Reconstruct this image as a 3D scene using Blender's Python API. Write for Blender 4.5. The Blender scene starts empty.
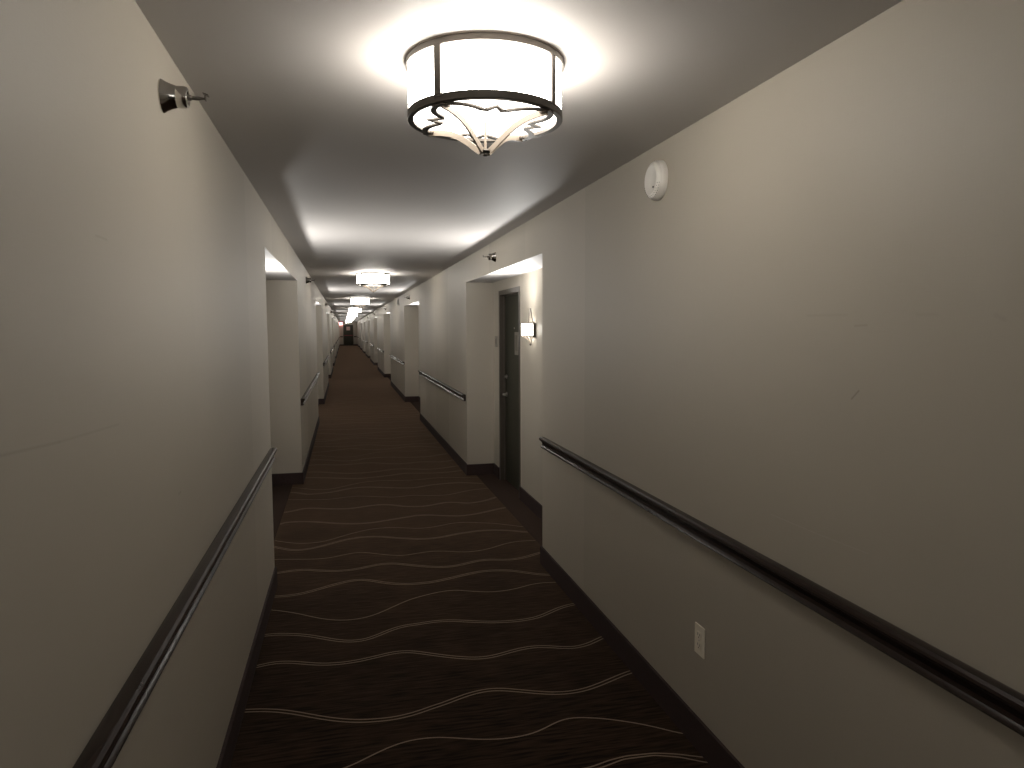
import bpy, bmesh, math, random
from mathutils import Vector, Matrix
PI = math.pi
S = bpy.context.scene
COL = S.collection
random.seed(7)

# ---------------------------------------------------------------- dimensions
XL, XR = -0.469, 1.328          # corridor faces
ALC = 0.312                     # depth of the door alcoves
ALCL = 0.40
INX = {1: XR+ALC, -1: XL-ALCL}  # back walls of the alcoves
HC = 2.44                       # ceiling
ZS = 2.168                      # soffit over the alcoves
BH = 0.125                      # carpet base height
Y0, Y1 = -8.2, 74.0             # ends of the corridor
ALCOVES = [(-3.60, -0.55), (4.69, 7.80), (12.85, 16.13), (21.15, 24.62), (29.55, 33.0), (37.9, 41.4), (46.2, 49.8), (54.6, 58.2), (63.0, 66.5)]
LAMPS = [2.125, 10.25, 18.55, 26.85, 35.15, 43.5, 51.9, 60.3, 68.7, 72.3]
CX = (XL + XR) / 2

# ---------------------------------------------------------------- materials
def new_mat(name):
    m = bpy.data.materials.new(name); m.use_nodes = True
    nt = m.node_tree; b = nt.nodes['Principled BSDF']
    return m, nt, b
def plain(name, col, rough=.5, metal=0., spec=.5, noise=0.0, scale=40, coat=0):
    m, nt, b = new_mat(name)
    b.inputs['Roughness'].default_value = rough; b.inputs['Metallic'].default_value = metal
    b.inputs['Specular IOR Level'].default_value = spec; b.inputs['Coat Weight'].default_value = coat
    b.inputs['Base Color'].default_value = (*col, 1)
    if noise:
        tc = nt.nodes.new('ShaderNodeTexCoord'); n = nt.nodes.new('ShaderNodeTexNoise'); n.inputs['Scale'].default_value = scale
        n.inputs['Detail'].default_value = 4
        mx = nt.nodes.new('ShaderNodeMix'); mx.data_type = 'RGBA'
        mx.inputs[6].default_value = (*[c*(1-noise) for c in col], 1); mx.inputs[7].default_value = (*[min(1, c*(1+noise)) for c in col], 1)
        nt.links.new(tc.outputs['Object'], n.inputs['Vector']); nt.links.new(n.outputs['Fac'], mx.inputs[0])
        nt.links.new(mx.outputs[2], b.inputs['Base Color'])
    return m
def emit(name, col, s):
    m = bpy.data.materials.new(name); m.use_nodes = True
    nt = m.node_tree; nt.nodes.clear()
    o = nt.nodes.new('ShaderNodeOutputMaterial'); e = nt.nodes.new('ShaderNodeEmission')
    e.inputs[0].default_value = (*col, 1); e.inputs[1].default_value = s
    nt.links.new(e.outputs[0], o.inputs[0]); return m

def N(nt, t, **kw):
    n = nt.nodes.new(t)
    for k, v in kw.items(): setattr(n, k, v)
    return n
def math_node(nt, op, a, b=None):
    n = N(nt, 'ShaderNodeMath', operation=op)
    for i, v in enumerate((a, b)):
        if v is None: continue
        if isinstance(v, (int, float)): n.inputs[i].default_value = v
        else: nt.links.new(v, n.inputs[i])
    return n.outputs[0]

WALL_A, WALL_B = (.400, .362, .300), (.452, .410, .343)
def wall_mat(name, marks=()):
    """woven vinyl wall covering: fine warp and weft, faint mottling, a few scuffs of their own shape"""
    m, nt, b = new_mat(name)
    tc = N(nt, 'ShaderNodeTexCoord')
    def noise(sc, scale, detail=3):
        mp = N(nt, 'ShaderNodeMapping'); mp.inputs['Scale'].default_value = sc
        nt.links.new(tc.outputs['Object'], mp.inputs['Vector'])
        n = N(nt, 'ShaderNodeTexNoise'); n.inputs['Scale'].default_value = scale; n.inputs['Detail'].default_value = detail
        nt.links.new(mp.outputs[0], n.inputs['Vector']); return n.outputs['Fac']
    warp = noise((60, 60, 3), 3.2); weft = noise((4, 4, 90), 3.0); big = noise((1, 1, .6), 2.2, 5)
    f = math_node(nt, 'ADD', math_node(nt, 'MULTIPLY', warp, .35), math_node(nt, 'MULTIPLY', weft, .35))
    f = math_node(nt, 'ADD', f, math_node(nt, 'MULTIPLY', big, .3))
    s0 = N(nt, 'ShaderNodeSeparateXYZ'); nt.links.new(tc.outputs['Object'], s0.inputs[0])
    strip = math_node(nt, 'FLOOR', math_node(nt, 'DIVIDE', math_node(nt, 'SUBTRACT', s0.outputs[1], 3.81), 1.35))   # hung in strips
    wn = N(nt, 'ShaderNodeTexWhiteNoise', noise_dimensions='1D'); nt.links.new(strip, wn.inputs['W'])
    f = math_node(nt, 'ADD', f, math_node(nt, 'MULTIPLY', math_node(nt, 'SUBTRACT', wn.outputs['Value'], .5), 1.3))
    mx = N(nt, 'ShaderNodeMix', data_type='RGBA')
    mx.inputs[6].default_value = (*WALL_A, 1); mx.inputs[7].default_value = (*WALL_B, 1)
    nt.links.new(f, mx.inputs[0])
    col = mx.outputs[2]
    # scuffs: capsules around short segments in the plane of the wall (Y, Z)
    sp = N(nt, 'ShaderNodeSeparateXYZ'); nt.links.new(tc.outputs['Object'], sp.inputs[0])
    for (ya, za, yb, zb, w, tone, amt) in marks:
        L = math.hypot(yb-ya, zb-za) or 1e-6; dy, dz = (yb-ya)/L, (zb-za)/L
        ry = math_node(nt, 'SUBTRACT', sp.outputs[1], (ya+yb)/2); rz = math_node(nt, 'SUBTRACT', sp.outputs[2], (za+zb)/2)
        u = math_node(nt, 'ADD', math_node(nt, 'MULTIPLY', ry, dy), math_node(nt, 'MULTIPLY', rz, dz))
        v = math_node(nt, 'SUBTRACT', math_node(nt, 'MULTIPLY', rz, dy), math_node(nt, 'MULTIPLY', ry, dz))
        u = math_node(nt, 'MAXIMUM', math_node(nt, 'SUBTRACT', math_node(nt, 'ABSOLUTE', u), L/2), 0)
        d = math_node(nt, 'SQRT', math_node(nt, 'ADD', math_node(nt, 'MULTIPLY', u, u), math_node(nt, 'MULTIPLY', v, v)))
        mr = N(nt, 'ShaderNodeMapRange'); nt.links.new(d, mr.inputs[0])
        mr.inputs[1].default_value = 0; mr.inputs[2].default_value = w; mr.inputs[3].default_value = amt; mr.inputs[4].default_value = 0
        m2 = N(nt, 'ShaderNodeMix', data_type='RGBA'); nt.links.new(mr.outputs[0], m2.inputs[0]); nt.links.new(col, m2.inputs[6])
        m2.inputs[7].default_value = (*tone, 1); col = m2.outputs[2]
    nt.links.new(col, b.inputs['Base Color'])
    b.inputs['Roughness'].default_value = WALL_ROUGH; b.inputs['Specular IOR Level'].default_value = .5
    bp = N(nt, 'ShaderNodeBump'); bp.inputs['Strength'].default_value = .10; bp.inputs['Distance'].default_value = .002
    nt.links.new(math_node(nt, 'ADD', warp, weft), bp.inputs['Height']); nt.links.new(bp.outputs[0], b.inputs['Normal'])
    return m
WALL_ROUGH = .55
DK, LT = (.16, .13, .1), (.52, .47, .42)
M = {}
M['wall_r'] = wall_mat('woven_wallcovering_outlet_side', [
    (1.99, 1.055, 1.77, 1.056, .0022, LT, .4), (1.77, 1.056, 1.55, 1.062, .0022, LT, .32), (1.632, 1.463, 1.606, 1.487, .004, DK, .55),
    (1.83, 1.690, 1.66, 1.689, .006, DK, .10), (1.63, 1.659, 1.585, 1.661, .005, DK, .2), (1.42, 1.685, 1.36, 1.684, .006, DK, .08), (1.21, 1.68, 1.19, 1.67, .008, DK, .10)])
M['wall_l'] = wall_mat('woven_wallcovering_facing_side', [
    (1.1, 1.482, 1.32, 1.468, .004, DK, .22), (1.32, 1.468, 1.64, 1.456, .004, DK, .16), (2.15, 1.188, 2.18, 1.188, .006, DK, .3), (1.55, 1.84, 1.62, 1.84, .004, DK, .2)])
M['ceil'] = plain('ceiling_paint', (.47, .445, .425), .6, spec=.3, noise=.012, scale=3)
M['base'] = plain('dark_brown_base', (.042, .0265, .0245), .75, spec=.25, noise=.25, scale=60)
M['rail'] = plain('espresso_rail', (.026, .017, .014), .27, spec=.17, noise=.2, scale=12)
M['chrome'] = plain('polished_chrome', (.62, .60, .57), .12, 1.0, noise=.04)
M['bronze'] = plain('antique_bronze', (.13, .115, .10), .38, .75, noise=.12, scale=30)
M['nickel'] = plain('warm_satin_nickel', (.37, .31, .25), .45, .25, noise=.06, scale=30)
M['shade'] = emit('lit_linen_shade', (1., .945, .86), 24.)
M['diffuser'] = emit('lit_acrylic_diffuser', (1., .945, .86), 7.)
M['sconce'] = emit('lit_sconce_shade', (1., .955, .87), 18.)
M['bulb'] = emit('lit_bulb', (1., .97, .92), 30.)
M['door'] = plain('dark_olive_door_paint', (.036, .035, .024), .5, spec=.22, noise=.08, scale=20)
M['frame'] = plain('dark_bronze_door_frame', (.070, .058, .046), .4, spec=.3, noise=.08, scale=20)
M['white'] = plain('white_plastic', (.74, .71, .66), .35, noise=.02)
M['ivory'] = plain('ivory_plastic', (.80, .74, .62), .35, noise=.02)
M['hole'] = plain('dark_slot', (.012, .011, .010), .6, noise=.1)
M['steel'] = plain('brushed_steel', (.58, .56, .53), .3, 1.0, noise=.06)
M['plaque'] = plain('bronze_plaque', (.16, .14, .115), .4, .5, noise=.1)
M['plaquerim'] = plain('pale_plaque_border', (.22, .20, .17), .4, noise=.05)
M['paper'] = plain('pink_white_notice', (.62, .42, .38), .6, noise=.1)
M['redbar'] = plain('red_push_pad', (.30, .04, .05), .4, noise=.1)
M['exitred'] = emit('exit_sign_face', (1., .16, .22), 2.6)
M['exitglow'] = emit('exit_sign_downlight', (1., .30, .34), 90.)
M['exitletter'] = emit('exit_sign_letter', (1., .75, .75), 5.)

def carpet_mat():
    m, nt, b = new_mat('ribbed_brown_carpet')
    tc = N(nt, 'ShaderNodeTexCoord')
    def noise(sc, scale, detail=2):
        mp = N(nt, 'ShaderNodeMapping'); mp.inputs['Scale'].default_value = sc
        nt.links.new(tc.outputs['Object'], mp.inputs['Vector'])
        n = N(nt, 'ShaderNodeTexNoise'); n.inputs['Scale'].default_value = scale; n.inputs['Detail'].default_value = detail
        nt.links.new(mp.outputs[0], n.inputs['Vector']); return n.outputs['Fac']
    rib = noise((7, 75, 1), 1.0, 2); blot = noise((1.2, 2.4, 1), 1.4, 4); tuft = noise((1, 1, 1), 420, 1)
    f = math_node(nt, 'ADD', math_node(nt, 'MULTIPLY', rib, .62), math_node(nt, 'MULTIPLY', blot, .26))
    f = math_node(nt, 'ADD', f, math_node(nt, 'MULTIPLY', tuft, .12))
    r = N(nt, 'ShaderNodeValToRGB'); nt.links.new(f, r.inputs[0])
    e = r.color_ramp.elements
    e[0].position = .40; e[0].color = (.0050, .0030, .0022, 1); e[1].position = .64; e[1].color = (.045, .0265, .0165, 1)
    nt.links.new(r.outputs[0], b.inputs['Base Color'])
    b.inputs['Roughness'].default_value = .95; b.inputs['Specular IOR Level'].default_value = .1
    b.inputs['Sheen Weight'].default_value = .62; b.inputs['Sheen Roughness'].default_value = .3; b.inputs['Sheen Tint'].default_value = (.80, .53, .35, 1)
    bp = N(nt, 'ShaderNodeBump'); bp.inputs['Strength'].default_value = .35; bp.inputs['Distance'].default_value = .004
    nt.links.new(f, bp.inputs['Height']); nt.links.new(bp.outputs[0], b.inputs['Normal'])
    return m
M['carpet'] = carpet_mat()
M['yarn'] = plain('tan_yarn_line', (.29, .215, .155), .95, spec=.1, noise=.25, scale=180)
yb = M['yarn'].node_tree.nodes['Principled BSDF']; yb.inputs['Sheen Weight'].default_value = .6; yb.inputs['Sheen Roughness'].default_value = .3; yb.inputs['Sheen Tint'].default_value = (.85, .70, .52, 1)
M['border'] = plain('plain_brown_border_carpet', (.042, .0275, .021), .95, spec=.1, noise=.35, scale=200)

# ---------------------------------------------------------------- mesh helpers
def box(bm, x0, x1, y0, y1, z0, z1, mi=0, bottom_mi=None):
    v = [bm.verts.new(p) for p in ((x0,y0,z0),(x1,y0,z0),(x1,y1,z0),(x0,y1,z0),(x0,y0,z1),(x1,y0,z1),(x1,y1,z1),(x0,y1,z1))]
    for k, f in enumerate(((0,3,2,1),(4,5,6,7),(0,1,5,4),(1,2,6,5),(2,3,7,6),(3,0,4,7))):
        fc = bm.faces.new([v[i] for i in f]); fc.material_index = bottom_mi if (k == 0 and bottom_mi is not None) else mi
def sorted_box(bm, a, b, y0, y1, z0, z1, mi=0, bottom_mi=None):
    box(bm, min(a, b), max(a, b), y0, y1, z0, z1, mi, bottom_mi)
def lathe(bm, prof, seg=48, a0=0, a1=2*PI, axis='z', closed_prof=False):
    """revolve (r, h) points"""
    full = abs(a1-a0-2*PI) < 1e-6
    n = seg if full else seg+1
    rings = []
    for i in range(n):
        a = a0+(a1-a0)*i/seg; c, s = math.cos(a), math.sin(a); ring = []
        for r, h in prof:
            p = (r*c, r*s, h) if axis == 'z' else (h, r*c, r*s)
            ring.append(bm.verts.new(p))
        rings.append(ring)
    m = len(prof)
    for i in range(n if full else n-1):
        A, B = rings[i], rings[(i+1) % n]
        for j in range(m if closed_prof else m-1):
            k = (j+1) % m
            try: bm.faces.new((A[j], B[j], B[k], A[k]))
            except ValueError: pass
    if closed_prof and not full:
        bm.faces.new(rings[0]); bm.faces.new(list(reversed(rings[-1])))
    bmesh.ops.remove_doubles(bm, verts=bm.verts[:], dist=1e-6)
def sweep(bm, path, sect, up=Vector((0, 0, 1)), closed=False):
    """sweep a closed section [(side, up)] along a path of Vectors"""
    n = len(path); rings = []
    for i in range(n):
        a = path[i-1] if (i > 0 or closed) else path[i]; c = path[(i+1) % n] if (i < n-1 or closed) else path[i]
        t = (c-a).normalized(); s = t.cross(up)
        s = s.normalized() if s.length > 1e-5 else Vector((1, 0, 0)); u = s.cross(t)
        rings.append([bm.verts.new(path[i]+s*p[0]+u*p[1]) for p in sect])
    m = len(sect)
    for i in range(n if closed else n-1):
        A, B = rings[i], rings[(i+1) % n]
        for j in range(m): bm.faces.new((A[j], A[(j+1) % m], B[(j+1) % m], B[j]))
    if not closed: bm.faces.new(list(reversed(rings[0]))); bm.faces.new(rings[-1])
def rect(w, h): return [(-w/2, -h/2), (w/2, -h/2), (w/2, h/2), (-w/2, h/2)]
def circ(r, n=10): return [(r*math.cos(2*PI*i/n), r*math.sin(2*PI*i/n)) for i in range(n)]
def ball(bm, c, r, sx=1, sy=1, sz=1, seg=16):
    mtx = Matrix.Translation(c) @ Matrix.Diagonal((sx*r, sy*r, sz*r, 1))
    bmesh.ops.create_uvsphere(bm, u_segments=seg, v_segments=seg//2, radius=1, matrix=mtx)
def obj(name, bm, mats, parent=None, smooth=None, bevel=0, loc=(0, 0, 0)):
    bmesh.ops.recalc_face_normals(bm, faces=bm.faces[:])
    if bevel: bmesh.ops.bevel(bm, geom=bm.edges[:], offset=bevel, segments=2, profile=.5, affect='EDGES', clamp_overlap=True)
    me = bpy.data.meshes.new(name); bm.to_mesh(me); bm.free()
    for m in (mats if isinstance(mats, (list, tuple)) else [mats]): me.materials.append(m)
    if smooth is not None:
        for p in me.polygons: p.use_smooth = True
        me.set_sharp_from_angle(angle=math.radians(smooth))
    o = bpy.data.objects.new(name, me); COL.objects.link(o); o.location = loc
    if parent: o.parent = parent
    return o
def tag(o, label=None, cat=None, group=None, kind=None):
    for k, v in (('label', label), ('category', cat), ('group', group), ('kind', kind)):
        if v: o[k] = v
    return o
def empty(name, loc=(0, 0, 0), rz=0):
    o = bpy.data.objects.new(name, None); COL.objects.link(o); o.location = loc; o.rotation_euler = (0, 0, rz); o.empty_display_size = .1
    return o
def copy_tree(o, parent=None):
    c = o.copy(); COL.objects.link(c)
    if parent: c.parent = parent
    for ch in [k for k in bpy.data.objects if k.parent == o]: copy_tree(ch, c)
    return c
def struct(name, bm, mats, **kw):
    o = obj(name, bm, mats, **kw); o['kind'] = 'structure'; return o

# ---------------------------------------------------------------- setting
def door_span(a, b):            # the door frame sits towards the far end of its alcove
    return b-1.23, b-0.285
DOOR_H = 2.06
def build_wall(name, xf, sgn, mat):
    """xf: corridor face; sgn: +1 towards larger x. Piers, lintels and alcove backs"""
    bm = bmesh.new(); inner = INX[sgn]; back = inner+sgn*.16
    edges = [Y0] + [v for ab in ALCOVES for v in ab] + [Y1]
    for i in range(0, len(edges), 2): sorted_box(bm, xf, back, edges[i], edges[i+1], 0, HC)
    for a, b in ALCOVES:
        sorted_box(bm, xf, back, a, b, ZS, HC, 0, 1)                                   # lintel, painted soffit
        d0, d1 = door_span(a, b)
        sorted_box(bm, inner, back, a, d0, 0, ZS); sorted_box(bm, inner, back, d1, b, 0, ZS)
        sorted_box(bm, inner, back, d0, d1, DOOR_H, ZS)
    return struct(name, bm, [mat, M['ceil']])
build_wall('wall_right', XR, 1, M['wall_r']); build_wall('wall_left', XL, -1, M['wall_l'])
bm = bmesh.new(); box(bm, XL-.5, XR+.5, Y1, Y1+.15, 0, HC); struct('wall_far', bm, M['wall_r'])
bm = bmesh.new(); box(bm, XL-.5, XR+.5, Y0-.15, Y0, 0, HC); struct('wall_near', bm, M['wall_r'])
bm = bmesh.new(); box(bm, XL-.5, XR+.5, Y0-.15, Y1+.15, HC, HC+.12); struct('ceiling', bm, M['ceil'])

# floor: ribbed carpet with tan yarn lines, plain carpet in the alcoves
bm = bmesh.new(); PB = .10           # the patterned carpet runs this far into each alcove
box(bm, XL, XR, Y0, Y1, -.08, 0, 0)
for a, b in ALCOVES:
    box(bm, XR, XR+PB, a, b, -.08, 0, 0); box(bm, XR+PB, XR+ALC+.16, a, b, -.08, 0, 2)
    box(bm, XL-PB, XL, a, b, -.08, 0, 0); box(bm, XL-ALCL-.16, XL-PB, a, b, -.08, 0, 2)
# carpet lines as (double?, [(x, y), ...]) on the floor, metres
LINES = [
  (0, [(-0.018,2.628),(0.047,2.67),(0.124,2.717),(0.203,2.749),(0.282,2.753),(0.341,2.745),(0.343,2.745),(0.409,2.721),(0.485,2.692),(0.563,2.673),(0.644,2.668),(0.718,2.677),(0.78,2.704),(0.833,2.739),(0.89,2.759),(0.972,2.741),(1.062,2.705),(1.145,2.659),(1.224,2.607),(1.311,2.526)]),
  (0, [(0.88,2.414),(0.957,2.436),(1.031,2.446),(1.146,2.437),(1.228,2.41),(1.314,2.368)]),
  (0, [(0.909,2.399),(1.012,2.429),(1.139,2.424),(1.229,2.389),(1.313,2.333)]),
  (1, [(-0.461,3.145),(-0.378,3.131),(-0.305,3.107),(-0.221,3.063),(-0.138,3.011),(-0.066,2.974),(0.014,2.943),(0.095,2.931),(0.176,2.926),(0.272,2.947),(0.362,2.99),(0.374,2.982),(0.456,3.026),(0.54,3.059),(0.634,3.07),(0.708,3.042),(0.792,3.003),(0.888,2.964),(0.966,2.953),(1.051,2.963),(1.148,3.001),(1.235,3.041),(1.313,3.073)]),
  (1, [(-0.459,3.552),(-0.391,3.583),(-0.309,3.576),(-0.225,3.537),(-0.142,3.503),(-0.048,3.491),(0.047,3.502),(0.145,3.53),(0.22,3.554),(0.294,3.547),(0.342,3.518),(0.424,3.469),(0.526,3.415),(0.608,3.385),(0.684,3.38),(0.769,3.409),(0.855,3.437),(0.938,3.445),(1.014,3.424),(1.084,3.386),(1.153,3.382),(1.233,3.409),(1.316,3.469)]),
  (1, [(-0.463,3.92),(-0.403,3.93),(-0.32,3.905),(-0.236,3.874),(-0.153,3.819),(-0.071,3.762),(0.0,3.732),(0.071,3.732),(0.134,3.768),(0.211,3.831),(0.289,3.87),(0.378,3.871),(0.453,3.889),(0.562,3.877),(0.654,3.839),(0.77,3.799),(0.879,3.781),(0.98,3.784),(1.062,3.804),(1.143,3.86),(1.225,3.912),(1.314,3.938)]),
  (0, [(-0.475,4.294),(-0.388,4.248),(-0.296,4.19),(-0.216,4.119),(-0.138,4.063),(-0.051,4.025),(0.036,4.02),(0.124,4.049),(0.194,4.105),(0.28,4.184),(0.368,4.258),(0.42,4.278),(0.505,4.316),(0.59,4.34),(0.658,4.338),(0.734,4.297),(0.836,4.253),(0.945,4.245),(1.05,4.272),(1.148,4.319),(1.239,4.332),(1.319,4.308)]),
  (1, [(-0.472,4.498),(-0.384,4.489),(-0.292,4.503),(-0.211,4.552),(-0.127,4.602),(-0.041,4.653),(0.047,4.68),(0.11,4.664),(0.196,4.594),(0.281,4.54),(0.379,4.509),(0.444,4.509),(0.529,4.512),(0.633,4.548),(0.742,4.592),(0.852,4.634),(0.958,4.639),(1.073,4.611),(1.15,4.556),(1.225,4.494),(1.318,4.454)]),
  (1, [(-0.481,4.934),(-0.407,4.964),(-0.304,4.971),(-0.198,4.92),(-0.094,4.882),(0.011,4.88),(0.118,4.916),(0.214,4.959),(0.309,4.953),(0.413,4.888),(0.48,4.849),(0.579,4.801),(0.682,4.78),(0.777,4.807),(0.879,4.858),(0.975,4.873),(1.062,4.837),(1.154,4.824),(1.26,4.861),(1.396,4.94)]),
  (0, [(-0.517,5.246),(-0.388,5.214),(-0.254,5.181),(-0.141,5.18),(-0.038,5.229),(0.058,5.269),(0.132,5.247),(0.215,5.184),(0.318,5.127),(0.396,5.104),(0.485,5.134),(0.574,5.158),(0.661,5.151),(0.765,5.107),(0.847,5.072),(0.949,5.083),(1.046,5.12),(1.167,5.203),(1.27,5.243),(1.362,5.236),(1.425,5.228)]),
  (1, [(-0.555,5.556),(-0.492,5.504),(-0.445,5.448),(-0.359,5.419),(-0.275,5.442),(-0.191,5.492),(-0.104,5.559),(-0.015,5.619),(0.076,5.649),(0.167,5.651),(0.281,5.618),(0.37,5.555),(0.433,5.544),(0.52,5.486),(0.611,5.479),(0.718,5.493),(0.832,5.547),(0.946,5.582),(1.047,5.6),(1.156,5.594),(1.272,5.557),(1.411,5.47)]),
  (0, [(-0.571,5.726),(-0.494,5.668),(-0.391,5.599),(-0.292,5.586),(-0.194,5.6),(-0.106,5.666),(-0.015,5.746),(0.079,5.812),(0.175,5.862),(0.272,5.882),(0.391,5.861),(0.457,5.836),(0.55,5.79),(0.647,5.784),(0.763,5.827),(0.871,5.884),(0.984,5.879),(1.103,5.83),(1.221,5.782),(1.308,5.714),(1.435,5.613)]),
  (1, [(-0.577,6.186),(-0.541,6.257),(-0.456,6.255),(-0.334,6.234),(-0.21,6.174),(-0.087,6.105),(0.059,6.059),(0.207,6.06),(0.321,6.103),(0.437,6.147),(0.484,6.16),(0.591,6.209),(0.695,6.198),(0.818,6.142),(0.942,6.095),(1.063,6.106),(1.193,6.161),(1.318,6.237),(1.424,6.281)]),
  (1, [(-0.587,6.593),(-0.493,6.623),(-0.408,6.71),(-0.303,6.7),(-0.183,6.637),(-0.012,6.593),(0.108,6.624),(0.217,6.67),(0.313,6.68),(0.406,6.645),(0.516,6.549),(0.676,6.509),(0.79,6.548),(0.897,6.614),(0.994,6.602),(1.108,6.52),(1.227,6.554),(1.324,6.608),(1.415,6.695)]),
  (0, [(-0.56,7.096),(-0.372,7.049),(-0.191,7.003),(-0.038,7.057),(0.104,7.09),(0.273,7.016),(0.44,6.942),(0.551,6.971),(0.668,6.98),(0.807,6.919),(0.966,6.904),(1.097,6.982),(1.232,7.068),(1.424,7.102)]),
  (1, [(-0.582,7.407),(-0.503,7.401),(-0.411,7.279),(-0.297,7.282),(-0.155,7.319),(-0.009,7.431),(0.141,7.485),(0.291,7.446),(0.439,7.374),(0.58,7.324),(0.702,7.321),(0.833,7.395),(1.027,7.441),(1.187,7.445),(1.335,7.377),(1.451,7.318)]),
  (0, [(-0.563,7.642),(-0.471,7.584),(-0.348,7.483),(-0.216,7.449),(-0.098,7.51),(0.022,7.616),(0.178,7.732),(0.368,7.76),(0.611,7.698),(0.772,7.704),(0.939,7.748),(1.103,7.746),(1.258,7.683)]),
  (1, [(-0.39,8.111),(-0.198,8.046),(-0.007,7.966),(0.152,7.925),(0.314,7.964),(0.479,8.012),(0.644,8.096),(0.906,8.029),(1.091,8.016),(1.326,8.095)]),
]

def lin(pts, x):
    if x <= pts[0][0]:
        (x0, y0), (x1, y1) = pts[0], pts[2]; return y0+(x-x0)*(y1-y0)/(x1-x0)*.4
    if x >= pts[-1][0]:
        (x0, y0), (x1, y1) = pts[-3], pts[-1]; return y1+(x-x1)*(y1-y0)/(x1-x0)*.4
    for (x0, y0), (x1, y1) in zip(pts, pts[1:]):
        if x0 <= x <= x1 and x1 > x0: return y0+(y1-y0)*(x-x0)/(x1-x0)
    return pts[-1][1]
def yarn(pts, dy, double, xa=XL-PB+.004, xb=XR+PB-.004, w=.0068):
    xs = [xa+(xb-xa)*i/90 for i in range(91)]
    ys = [lin(pts, x)+dy for x in xs]
    for _ in range(6): ys = [ys[0]]+[(ys[i-1]+2*ys[i]+ys[i+1])/4 for i in range(1, 90)]+[ys[-1]]
    for off in ((-.011, .011) if double else (0,)):
        prev = None
        for i in range(91):
            sl = (ys[min(i+1, 90)]-ys[max(i-1, 0)])/(xs[min(i+1, 90)]-xs[max(i-1, 0)]); k = math.sqrt(1+sl*sl)
            if not (XL+.008 < xs[i] < XR-.006) and not any(p+.02 < ys[i] < q-.02 for p, q in ALCOVES): prev = None; continue
            hw = (w if double else w*1.05)*k/2
            cur = (bm.verts.new((xs[i], ys[i]+off*k-hw, .0012)), bm.verts.new((xs[i], ys[i]+off*k+hw, .0012)))
            if prev: bm.faces.new((prev[0], cur[0], cur[1], prev[1])).material_index = 1
            prev = cur
full = []
for d, pts in LINES:
    if pts[0][0] > .5: yarn(pts, 0, d, xa=.80)          # the pair nearest the camera, seen only in part
    elif pts[0][0] > -.3 and pts[0][1] < 3: yarn(pts, 0, d); full.append((d, pts))
    else: yarn(pts, 0, d); full.append((d, pts))
core = full[1:]
PITCH = 5.30
for rep in range(1, 14):
    for d, pts in core:
        if max(y for _, y in pts)+rep*PITCH < Y1-.2: yarn(pts, rep*PITCH, d)
for rep in (1, 2):
    for d, pts in core:
        ym = sum(y for _, y in pts)/len(pts)-rep*PITCH
        if ym < 2.12 and ym > Y0+.3: yarn(pts, -rep*PITCH, d)
struct('floor', bm, [M['carpet'], M['yarn'], M['border']])

# carpet base along both walls, round the piers and into the alcoves
def build_base(name, xf, sgn, t=.013):
    bm = bmesh.new(); inner = INX[sgn]
    edges = [Y0] + [v for ab in ALCOVES for v in ab] + [Y1]
    for i in range(0, len(edges), 2):
        a, b = edges[i], edges[i+1]
        sorted_box(bm, xf-sgn*t, xf, a, b, 0, BH)
        if i > 0: sorted_box(bm, xf-sgn*t, inner, a-t, a, 0, BH)
        if i < len(edges)-2: sorted_box(bm, xf-sgn*t, inner, b, b+t, 0, BH)
    for a, b in ALCOVES:
        d0, d1 = door_span(a, b)
        sorted_box(bm, inner-sgn*t, inner, a+t, d0-.002, 0, BH); sorted_box(bm, inner-sgn*t, inner, d1+.002, b-t, 0, BH)
    return struct(name, bm, M['base'])
build_base('baseboard_right', XR, 1); build_base('baseboard_left', XL, -1)
bm = bmesh.new(); DX0, DX1 = CX-.50, CX+.50
box(bm, XL+.013, DX0, Y1-.013, Y1, 0, BH); box(bm, DX1, XR-.013, Y1-.013, Y1, 0, BH); struct('baseboard_far', bm, M['base'])

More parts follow.
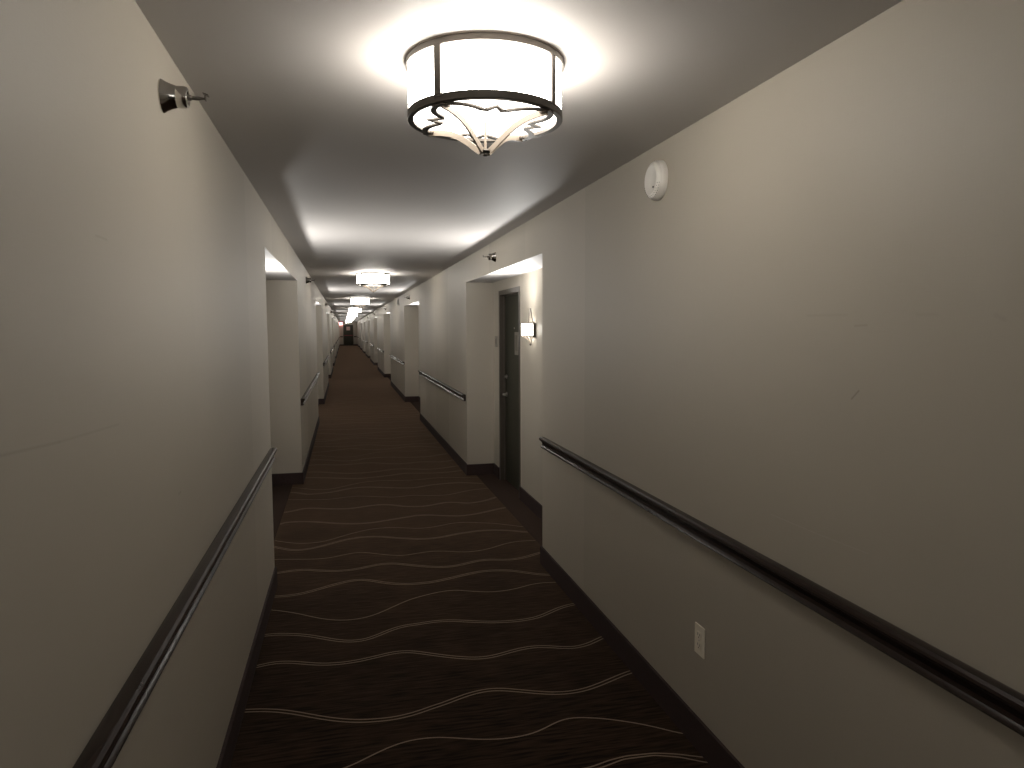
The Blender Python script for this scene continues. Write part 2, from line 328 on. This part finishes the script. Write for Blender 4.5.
# ---------------------------------------------------------------- room doors
def make_door():
    r = empty('door_1')
    w, h, fw = .945, DOOR_H, .05      # local: x out of the wall into the alcove, y along the wall, latch towards +y
    bm = bmesh.new()
    box(bm, -.10, .004, -w/2, -w/2+fw, 0, h); box(bm, -.10, .004, w/2-fw, w/2, 0, h); box(bm, -.10, .004, -w/2+fw, w/2-fw, h-fw, h)
    for s in (-1, 1): box(bm, -.055, -.040, s*(w/2-fw)-.008, s*(w/2-fw)+.008, 0, h-fw)      # stops
    box(bm, -.055, -.040, -w/2+fw, w/2-fw, h-fw-.012, h-fw)
    obj('door_frame', bm, M['frame'], r)
    bm = bmesh.new(); box(bm, -.10, -.058, -w/2+fw+.003, w/2-fw-.003, .006, h-fw-.004); p = obj('door_panel', bm, M['door'], r, bevel=.002)
    hy = w/2-fw-.07
    bm = bmesh.new(); lathe(bm, [(0, 0), (.027, 0), (.027, .006), (.022, .010), (.010, .012), (.010, .045), (0, .045)], 24, axis='x')
    path = [Vector((.040, 0, 0)), Vector((.048, -.02, 0)), Vector((.050, -.06, 0)), Vector((.048, -.115, 0))]
    sweep(bm, path, circ(.009, 10))
    o = obj('lever_handle', bm, M['steel'], r, smooth=40, loc=(-.058, hy, .95)); o['label'] = 'brushed steel lever handle'
    bm = bmesh.new(); lathe(bm, [(0, 0), (.024, 0), (.024, .008), (.014, .012), (.014, .022), (0, .022)], 24, axis='x')
    o = obj('deadbolt', bm, M['steel'], r, smooth=40, loc=(-.058, hy, 1.14)); o['label'] = 'round steel deadbolt'
    bm = bmesh.new(); box(bm, -.058, -.052, -.175, -.025, 1.39, 1.62)
    q = obj('door_plaque', bm, M['plaquerim'], r, bevel=.002)
    bm = bmesh.new(); box(bm, -.0525, -.051, -.150, -.050, 1.43, 1.59); obj('inset', bm, M['plaque'], q)
    bm = bmesh.new(); lathe(bm, [(0, 0), (.009, 0), (.007, .004), (0, .004)], 16, axis='x'); obj('peephole', bm, M['steel'], r, smooth=40, loc=(-.058, 0, 1.66))
    r['kind'] = 'structure'
    return r
door0 = make_door(); nd = 1
for k, (a, b) in enumerate(ALCOVES):
    d0, d1 = door_span(a, b)
    for sgn in (1, -1):
        if k == 1 and sgn == 1: o = door0
        else:
            o = copy_tree(door0); nd += 1; o.name = 'door_%d' % nd
        x = XR+ALC if sgn == 1 else XL-ALCL
        o.location = (x, (d0+d1)/2, 0)
        if sgn == 1: o.scale = (-1, 1, 1)
# far exit door
r = empty('door_%d' % (nd+1), (CX, Y1, 0)); r['kind'] = 'structure'
bm = bmesh.new(); box(bm, -.50, -.43, -.03, .0, 0, 2.12); box(bm, .43, .50, -.03, .0, 0, 2.12); box(bm, -.43, .43, -.03, .0, 2.05, 2.12); obj('door_frame', bm, M['frame'], r)
bm = bmesh.new(); box(bm, -.43, .43, -.02, .0, .005, 2.05); obj('door_panel', bm, M['door'], r)
bm = bmesh.new(); box(bm, -.38, .38, -.09, -.06, 1.0, 1.07); box(bm, -.40, -.33, -.09, -.02, .99, 1.08); box(bm, .33, .40, -.09, -.02, .99, 1.08)
o = obj('push_bar', bm, M['redbar'], r); o['label'] = 'red push bar'
bm = bmesh.new(); box(bm, -.18, .18, -.024, -.02, 1.55, 1.92); o = obj('notice', bm, M['paper'], r); o['label'] = 'pinkish paper notice'

# ---------------------------------------------------------------- handrails
# profile: (distance from the wall, height above rail bottom)
RP = [(0, 0), (.018, 0), (.029, .003), (.033, .009), (.030, .015), (.024, .020), (.022, .031), (.029, .046), (.041, .056), (.045, .064), (.043, .071), (.036, .0765), (.018, .078), (.004, .074), (0, .070)]
def make_rail(xf, sgn, a, b, z=.838):
    bm = bmesh.new(); n = 0
    rings = []
    for y in (a, b): rings.append([bm.verts.new((xf-sgn*d, y, z+h)) for d, h in RP])
    m = len(RP)
    for j in range(m): bm.faces.new((rings[0][j], rings[0][(j+1) % m], rings[1][(j+1) % m], rings[1][j]))
    bm.faces.new(rings[0]); bm.faces.new(list(reversed(rings[1])))
    return obj('handrail', bm, M['rail'], smooth=30)
WORD = ['first', 'second', 'third', 'fourth', 'fifth', 'sixth', 'seventh', 'eighth', 'ninth', 'tenth']
edges = [Y0] + [v for ab in ALCOVES for v in ab] + [Y1]
SHORT = {1: 'outlet side', -1: 'side facing the outlet'}
SIDE = {1: 'the wall with the power outlet', -1: 'the wall opposite the power outlet'}
for sgn, xf in ((1, XR), (-1, XL)):
    for k in range(0, len(edges), 2):
        a, b = edges[k], edges[k+1]; i = k//2-1
        o = make_rail(xf, sgn, a+.07, b-.07)
        if i < 0: lab = 'dark brown wooden handrail behind the camera on %s' % SIDE[sgn]
        elif i == 0: lab = ('long glossy dark brown handrail running above the ivory power outlet' if sgn == 1 else 'long glossy dark brown handrail in front below the big chrome sprinkler')
        else: lab = 'dark brown handrail, %s from the front, on %s' % (WORD[i], SIDE[sgn])
        tag(o, lab, 'handrail', 'handrails along the corridor walls')
for sx in (-1, 1):
    bm = bmesh.new(); x0, x1 = (XL+.08, DX0-.05) if sx < 0 else (DX1+.05, XR-.08)
    sweep(bm, [Vector((x0, Y1-.025, .90)), Vector((x1, Y1-.025, .90))], [(-.025, -.045), (.025, -.045), (.025, .045), (-.025, .045)])
    tag(obj('handrail', bm, M['rail']), 'short dark handrail on the end wall on the %s the red exit sign' % ('same side as' if sx < 0 else 'side away from'), 'handrail', 'handrails along the corridor walls')

# ---------------------------------------------------------------- drum ceiling lights
def make_lamp():
    r = empty('ceiling_light')          # origin: centre of the fixture on the ceiling
    RT, RD, RB, zb = .2335, .2270, .2305, -.169
    bm = bmesh.new(); lathe(bm, [(0, 0), (RT+.003, 0), (RT+.003, -.0035), (0, -.0035)], 96)
    o = obj('canopy', bm, M['nickel'], r, smooth=35); o['label'] = 'thin bright canopy plate against the ceiling'
    bm = bmesh.new(); lathe(bm, [(RT, -.003), (RT, -.021), (RD-.004, -.021), (RD-.004, -.003)], 96, closed_prof=True)
    obj('top_rim', bm, M['bronze'], r, smooth=35)
    bm = bmesh.new(); lathe(bm, [(RD, -.020), (RD, zb+.014), (RD-.003, zb+.014), (RD-.003, -.020)], 96, closed_prof=True)
    obj('shade', bm, M['shade'], r, smooth=35)
    bm = bmesh.new(); lathe(bm, [(0, zb+.004), (.10, zb+.0045), (.208, zb+.008), (.208, zb+.011), (0, zb+.008)], 96)
    obj('diffuser', bm, M['diffuser'], r, smooth=35)
    bm = bmesh.new(); lathe(bm, [(RB, zb+.020), (RB, zb), (RB-.002, zb-.002), (RB-.016, zb-.002), (RB-.018, zb), (RB-.018, zb+.012), (RD-.006, zb+.020)], 96, closed_prof=True)
    o = obj('bottom_ring', bm, M['bronze'], r, smooth=35); o['label'] = 'dark bronze bottom ring'
    for i in range(4):
        a = PI/4+i*PI/2; rot = (0, 0, a)
        if i == 0:
            bm = bmesh.new(); box(bm, RD-.001, RD+.006, -.011, .011, zb+.012, -.018); bar = obj('bar', bm, M['bronze'], r)
            # strap: rises flat from the ring, then falls steeply to the finial
            pr = [(.212, -.004), (.185, -.0055), (.155, -.010), (.125, -.018), (.098, -.030), (.074, -.045), (.055, -.058), (.040, -.070), (.028, -.079), (.016, -.086)]
            bm = bmesh.new(); sweep(bm, [Vector((x, 0, zb+z)) for x, z in pr], rect(.006, .017), up=Vector((0, 0, 1)))
            strap = obj('strap', bm, M['nickel'], r, smooth=40); strap['label'] = 'pale curved metal strap'
            bm = bmesh.new(); R0 = .210
            half = [(1, 0), (.975, .040), (.90, .074), (.78, .090), (.65, .088), (.52, .066), (.42, .030), (.33, -.015), (.25, -.060), (.16, -.090), (0, .090)]
            uv = half+[(-u, v) for u, v in reversed(half[:-1])]
            pts = [Vector((R0*(.7071+v), R0*.7071*u, zb-.004)) for u, v in uv]
            pts = [Matrix.Rotation(PI/4, 3, 'Z') @ p for p in pts]
            sweep(bm, pts, rect(.017, .005)); scroll = obj('scroll_band', bm, M['bronze'], r); scroll['label'] = 'dark scalloped metal band'
            bm = bmesh.new(); box(bm, .192, .226, -.013, .013, zb-.007, zb-.001); tab = obj('corner_tab', bm, M['bronze'], r, bevel=.001)
            set0 = (bar, strap, scroll, tab)
            for o in set0: o.rotation_euler = rot
        else:
            for o in set0:
                c = o.copy(); COL.objects.link(c); c.parent = r; c.rotation_euler = rot
    bm = bmesh.new(); lathe(bm, [(0, zb), (.004, zb), (.004, zb-.086), (0, zb-.086)], 12); obj('stem', bm, M['nickel'], r, smooth=40)
    bm = bmesh.new(); lathe(bm, [(0, zb-.080), (.017, zb-.082), (.019, zb-.086), (.013, zb-.090), (.008, zb-.092), (.009, zb-.096), (.006, zb-.100), (0, zb-.101)], 20)
    o = obj('finial', bm, M['bronze'], r, smooth=40); o['label'] = 'small dark turned finial'
    return r
lamp0 = make_lamp()
G = 'drum lights along the ceiling'
for i, y in enumerate([LAMPS[0], -6.1] + LAMPS[1:]):
    o = lamp0 if i == 0 else copy_tree(lamp0)
    o.location = (CX-.004-(.008 if i > 1 else .001), y, HC)
    if i == 0: lab = 'largest drum ceiling light with scalloped bands and pointed finial, nearest on the ceiling'
    elif i == 1: lab = 'lit drum ceiling light at the end of the corridor behind the camera'
    else: lab = 'lit drum ceiling light, %s in the row from the front' % WORD[i-1]
    tag(o, lab, 'ceiling light', G)

# ---------------------------------------------------------------- wall sconces in the alcoves
def make_sconce():
    r = empty('wall_sconce')            # local: x out of the wall, y along the wall, z from the middle of the shade
    hw, dep, z0, z1 = .105, .092, -.055, .053
    def half(r0, k=1.): return [(dep*k*math.sin(a), hw*k*math.cos(a)) for a in [PI*i/24 for i in range(25)]]
    bm = bmesh.new(); box(bm, 0, .012, -.075, .075, z0-.015, z1+.012); obj('back_plate', bm, M['bronze'], r, bevel=.003)
    bm = bmesh.new(); pts = half(1, .94); ring = []
    for z in (z0, z1): ring.append([bm.verts.new((x+.012, y, z)) for x, y in pts])
    for i in range(24): bm.faces.new((ring[0][i], ring[0][i+1], ring[1][i+1], ring[1][i]))
    obj('shade', bm, M['sconce'], r, smooth=35)                       # open above and below
    bm = bmesh.new(); ball(bm, (.055, 0, .020), .016, sz=1.5); obj('bulb', bm, M['bulb'], r, smooth=60)
    for nm, z in (('top_rim', z1), ('bottom_rim', z0)):
        bm = bmesh.new(); sweep(bm, [Vector((x+.012, y, z)) for x, y in half(1, .97)], rect(.008, .007)); obj(nm, bm, M['bronze'], r, smooth=40)
    for s in (-1, 1):
        bm = bmesh.new(); box(bm, .0, .026, s*hw-.006, s*hw+.006, z0-.014, z1+.005); obj('side_bar', bm, M['bronze'], r, bevel=.002)
    bm = bmesh.new()
    for s in (-1, 1):
        sweep(bm, [Vector((.020, s*y, z)) for y, z in ((.085, z1), (.070, z1+.020), (.050, z1+.055), (.030, z1+.090), (.012, z1+.115), (.0, z1+.125))], rect(.007, .007), up=Vector((1, 0, 0)))
    ball(bm, (.020, 0, z1+.128), .008); obj('crest', bm, M['bronze'], r, smooth=40)
    bm = bmesh.new()
    for s in (-1, 1):
        sweep(bm, [Vector((.020, s*y, z)) for y, z in ((.100, z0-.004), (.075, z0-.012), (.050, z0-.024), (.028, z0-.042), (.010, z0-.062), (.0, z0-.070))], rect(.007, .007), up=Vector((1, 0, 0)))
    sweep(bm, [Vector((x+.012, 0, z0-z)) for x, z in ((.095, .004), (.070, .010), (.040, .026), (.018, .050), (.008, .068))], rect(.007, .007), up=Vector((0, 1, 0)))
    obj('lower_bracket', bm, M['nickel'], r, smooth=40)
    bm = bmesh.new(); ball(bm, (.020, 0, z0-.078), .010, sz=1.2); obj('finial', bm, M['bronze'], r, smooth=40)
    # the lamp thrown up and out of the open top, away from the wall
    li = bpy.data.lights.new('uplight', 'SPOT'); li.energy = UPW; li.color = (1., .985, .955); li.spot_size = math.radians(179); li.spot_blend = .85; li.shadow_soft_size = .05
    lo = bpy.data.objects.new('uplight', li); COL.objects.link(lo); lo.parent = r; lo.location = (.082, 0, z1+.016)
    lo.rotation_euler = Vector((math.sin(UPA), 0, math.cos(UPA))).to_track_quat('-Z', 'Y').to_euler()
    return r
UPW, UPA = 98., math.radians(56)
sc0 = make_sconce()
for k, (a, b) in enumerate(ALCOVES):
    for sgn in (1, -1):
        o = sc0 if (k == 1 and sgn == 1) else copy_tree(sc0)
        o.location = (XR+ALC if sgn == 1 else XL-ALCL, b-1.69, 1.648); o.rotation_euler = (0, 0, PI if sgn == 1 else 0)
        if k == 0: lab = 'lit wall sconce in the alcove behind the camera on %s' % SIDE[sgn]
        elif k == 1 and sgn == 1: lab = 'glowing wall sconce beside the dark door in the nearest visible alcove'
        else: lab = 'lit wall sconce in the %s alcove from the front, %s' % (WORD[k-1], SHORT[sgn])
        tag(o, lab, 'wall sconce', 'sconces beside the room doors')

# ---------------------------------------------------------------- sidewall sprinklers
def make_sprinkler():
    r = empty('sprinkler_head')         # local x out of the wall
    bm = bmesh.new(); lathe(bm, [(0, 0), (.044, 0), (.0445, .003), (.043, .006), (.038, .014), (.033, .026), (.030, .036), (.0285, .040)], 40, axis='x')
    obj('mounting_cup', bm, M['chrome'], r, smooth=35)
    bm = bmesh.new(); lathe(bm, [(.0285, .037), (.029, .041), (.029, .058), (.0275, .065), (.022, .068), (.018, .066), (.016, .058), (0, .058)], 40, axis='x')
    obj('collar', bm, M['chrome'], r, smooth=35)
    bm = bmesh.new(); lathe(bm, [(0, .05), (.008, .05), (.008, .074), (.005, .077), (.005, .096), (.003, .100), (.003, .112), (0, .112)], 16, axis='x')
    for s in (-1, 1):
        sweep(bm, [Vector((.074, s*.006, 0)), Vector((.085, s*.010, 0)), Vector((.097, s*.006, 0)), Vector((.104, 0, 0))], rect(.004, .005))
    obj('nozzle', bm, M['bronze'], r, smooth=40)
    bm = bmesh.new(); box(bm, .110, .113, -.008, .008, -.005, .006)
    sweep(bm, [Vector((.106, 0, .013)), Vector((.120, 0, .008))], rect(.022, .002), up=Vector((0, 0, 1)))
    box(bm, .1105, .1125, -.002, .002, 0, .011); obj('deflector', bm, M['bronze'], r)
    return r
sp0 = make_sprinkler()
spr = [(-1, 2.143, 2.290), (-1, 9.65, 2.295), (-1, 18.85, 2.30), (-1, 27.0, 2.30), (-1, 35.4, 2.30), (1, 6.22, 2.292), (1, 14.65, 2.300), (1, 22.95, 2.30), (1, 31.3, 2.30), (1, 39.6, 2.30)]
for i, (sgn, y, z) in enumerate(spr):
    o = sp0 if i == 0 else copy_tree(sp0)
    o.location = (XR if sgn == 1 else XL, y, z); o.rotation_euler = (0, 0, PI if sgn == 1 else 0)
    n = i if i < 5 else i-5
    if i == 0: lab = 'large chrome sidewall sprinkler beside the nearest drum ceiling light'
    elif sgn == -1: lab = 'chrome sidewall sprinkler, %s from the front on %s' % (WORD[n], SIDE[sgn])
    elif n == 0: lab = 'chrome sidewall sprinkler above the alcove with the glowing sconce'
    else: lab = 'chrome sidewall sprinkler over the %s alcove from the front, outlet side' % WORD[n]
    tag(o, lab, 'sprinkler', 'sidewall sprinklers near the ceiling')

# ---------------------------------------------------------------- small wall fittings
r = tag(empty('smoke_detector', (XR, 2.850, 2.285)), 'round white smoke detector high on the wall above the handrail', 'smoke detector'); r.rotation_euler = (0, 0, PI)
bm = bmesh.new(); lathe(bm, [(0, 0), (.083, 0), (.084, .006), (.083, .020), (.079, .026)], 56, axis='x'); obj('base', bm, M['white'], r, smooth=35)
bm = bmesh.new(); lathe(bm, [(.079, .022), (.078, .030), (.071, .037), (.062, .042), (.058, .043), (.055, .041), (.0, .045)], 56, axis='x'); obj('cover', bm, M['white'], r, smooth=50)
bm = bmesh.new()
for ring_r, hx, n in ((.0745, .0345, 40), (.067, .0400, 36)):
    for i in range(n):
        a = 2*PI*i/n
        if math.sin(a) < -.25: ball(bm, (hx, ring_r*math.cos(a), ring_r*math.sin(a)), .0016, seg=6)
obj('sounder_grille', bm, M['hole'], r)
bm = bmesh.new(); ball(bm, (.0430, .030, -.035), .004, seg=10); obj('indicator', bm, M['hole'], r)

r = tag(empty('power_outlet', (XR, 2.428, .440)), 'ivory duplex power outlet low on the wall under the handrail', 'power outlet'); r.rotation_euler = (0, 0, PI)
bm = bmesh.new(); box(bm, 0, .006, -.038, .038, -.060, .060); obj('cover_plate', bm, M['ivory'], r, bevel=.0025)
for s in (-1, 1):
    bm = bmesh.new(); box(bm, .004, .0085, -.017, .017, s*.0205-.0145, s*.0205+.0145); f = obj('receptacle', bm, M['ivory'], r, bevel=.002)
    bm = bmesh.new(); z = s*.0205
    box(bm, .008, .0089, -.0085, -.0060, z-.001, z+.009); box(bm, .008, .0089, .0060, .0085, z-.001, z+.008); box(bm, .008, .0089, -.0025, .0025, z-.010, z-.005)
    obj('slot', bm, M['hole'], f)
bm = bmesh.new(); ball(bm, (.006, 0, 0), .003, seg=10); obj('screw', bm, M['steel'], r)

bm = bmesh.new(); box(bm, -.008, 0, 7.60, 7.705, 1.455, 1.575)
r = tag(obj('room_number_plate', bm, M['plaquerim'], loc=(XR+ALC, 0, 0), bevel=.002), 'small square room number plate on the wall next to the dark door frame', 'sign')
bm = bmesh.new(); box(bm, -.0095, -.008, 7.625, 7.680, 1.49, 1.545); obj('dark_panel', bm, M['plaque'], r)

r = tag(empty('wall_vent', (XR, 17.65, 2.325)), 'small dark louvred vent high on the wall beside the third drum light', 'vent')
bm = bmesh.new(); box(bm, -.02, 0, -.19, .19, -.075, .075); obj('frame', bm, M['white'], r)
bm = bmesh.new()
box(bm, -.023, -.018, -.178, .178, -.066, .066)
for i in range(6): box(bm, -.028, -.020, -.165, .165, -.055+i*.0195, -.048+i*.0195)
obj('louvre', bm, M['hole'], r)

# red exit sign hung under the ceiling near the end wall
r = tag(empty('exit_sign', (-.30, Y1-.03, 2.27)), 'glowing red exit sign high on the end wall beside the exit door', 'exit sign')
bm = bmesh.new(); box(bm, -.19, .19, -.02, .02, -.12, .12); obj('housing', bm, M['white'], r)
bm = bmesh.new(); box(bm, -.18, .18, -.026, -.02, -.11, .11); obj('face', bm, M['exitred'], r)
bm = bmesh.new(); box(bm, -.16, .16, -.014, .018, -.124, -.120); obj('downlight', bm, M['exitglow'], r)
bm = bmesh.new(); box(bm, -.05, .05, .018, .032, -.05, .05); obj('mount', bm, M['white'], r)
cu = bpy.data.curves.new('letters', 'FONT'); cu.body = 'EXIT'; cu.size = .19; cu.align_x = 'CENTER'; cu.align_y = 'CENTER'; cu.extrude = .002
tmp = bpy.data.objects.new('letters_src', cu); COL.objects.link(tmp)
dg = bpy.context.evaluated_depsgraph_get(); me = bpy.data.meshes.new_from_object(tmp.evaluated_get(dg)); bpy.data.objects.remove(tmp)
me.materials.clear(); me.materials.append(M['exitletter'])
o = bpy.data.objects.new('lettering', me); COL.objects.link(o); o.parent = r; o.location = (0, -.030, 0); o.rotation_euler = (PI/2, 0, 0)

# ---------------------------------------------------------------- world, camera, colour
w = bpy.data.worlds.new('World'); S.world = w; w.use_nodes = True
w.node_tree.nodes['Background'].inputs[0].default_value = (.5, .5, .5, 1); w.node_tree.nodes['Background'].inputs[1].default_value = 0.0
cam = bpy.data.cameras.new('Camera'); co = bpy.data.objects.new('Camera', cam); COL.objects.link(co)
cam.sensor_width = 36; cam.sensor_fit = 'HORIZONTAL'; cam.lens = 705.95/1024*36; cam.clip_start = .05; cam.clip_end = 300
rt, up, fw = Vector((0.972954, -0.230970, -0.003714)), Vector((0.021639, 0.075124, 0.996939)), Vector((0.229984, 0.970056, -0.078090))
mt = Matrix((rt, up, -fw)).transposed().to_4x4(); mt.translation = Vector((0, 0, 1.655)); co.matrix_world = mt
S.camera = co
S.view_settings.view_transform = 'Standard'; S.view_settings.look = 'None'; S.view_settings.gamma = 1; S.view_settings.use_curve_mapping = False
S.view_settings.exposure = 0.0
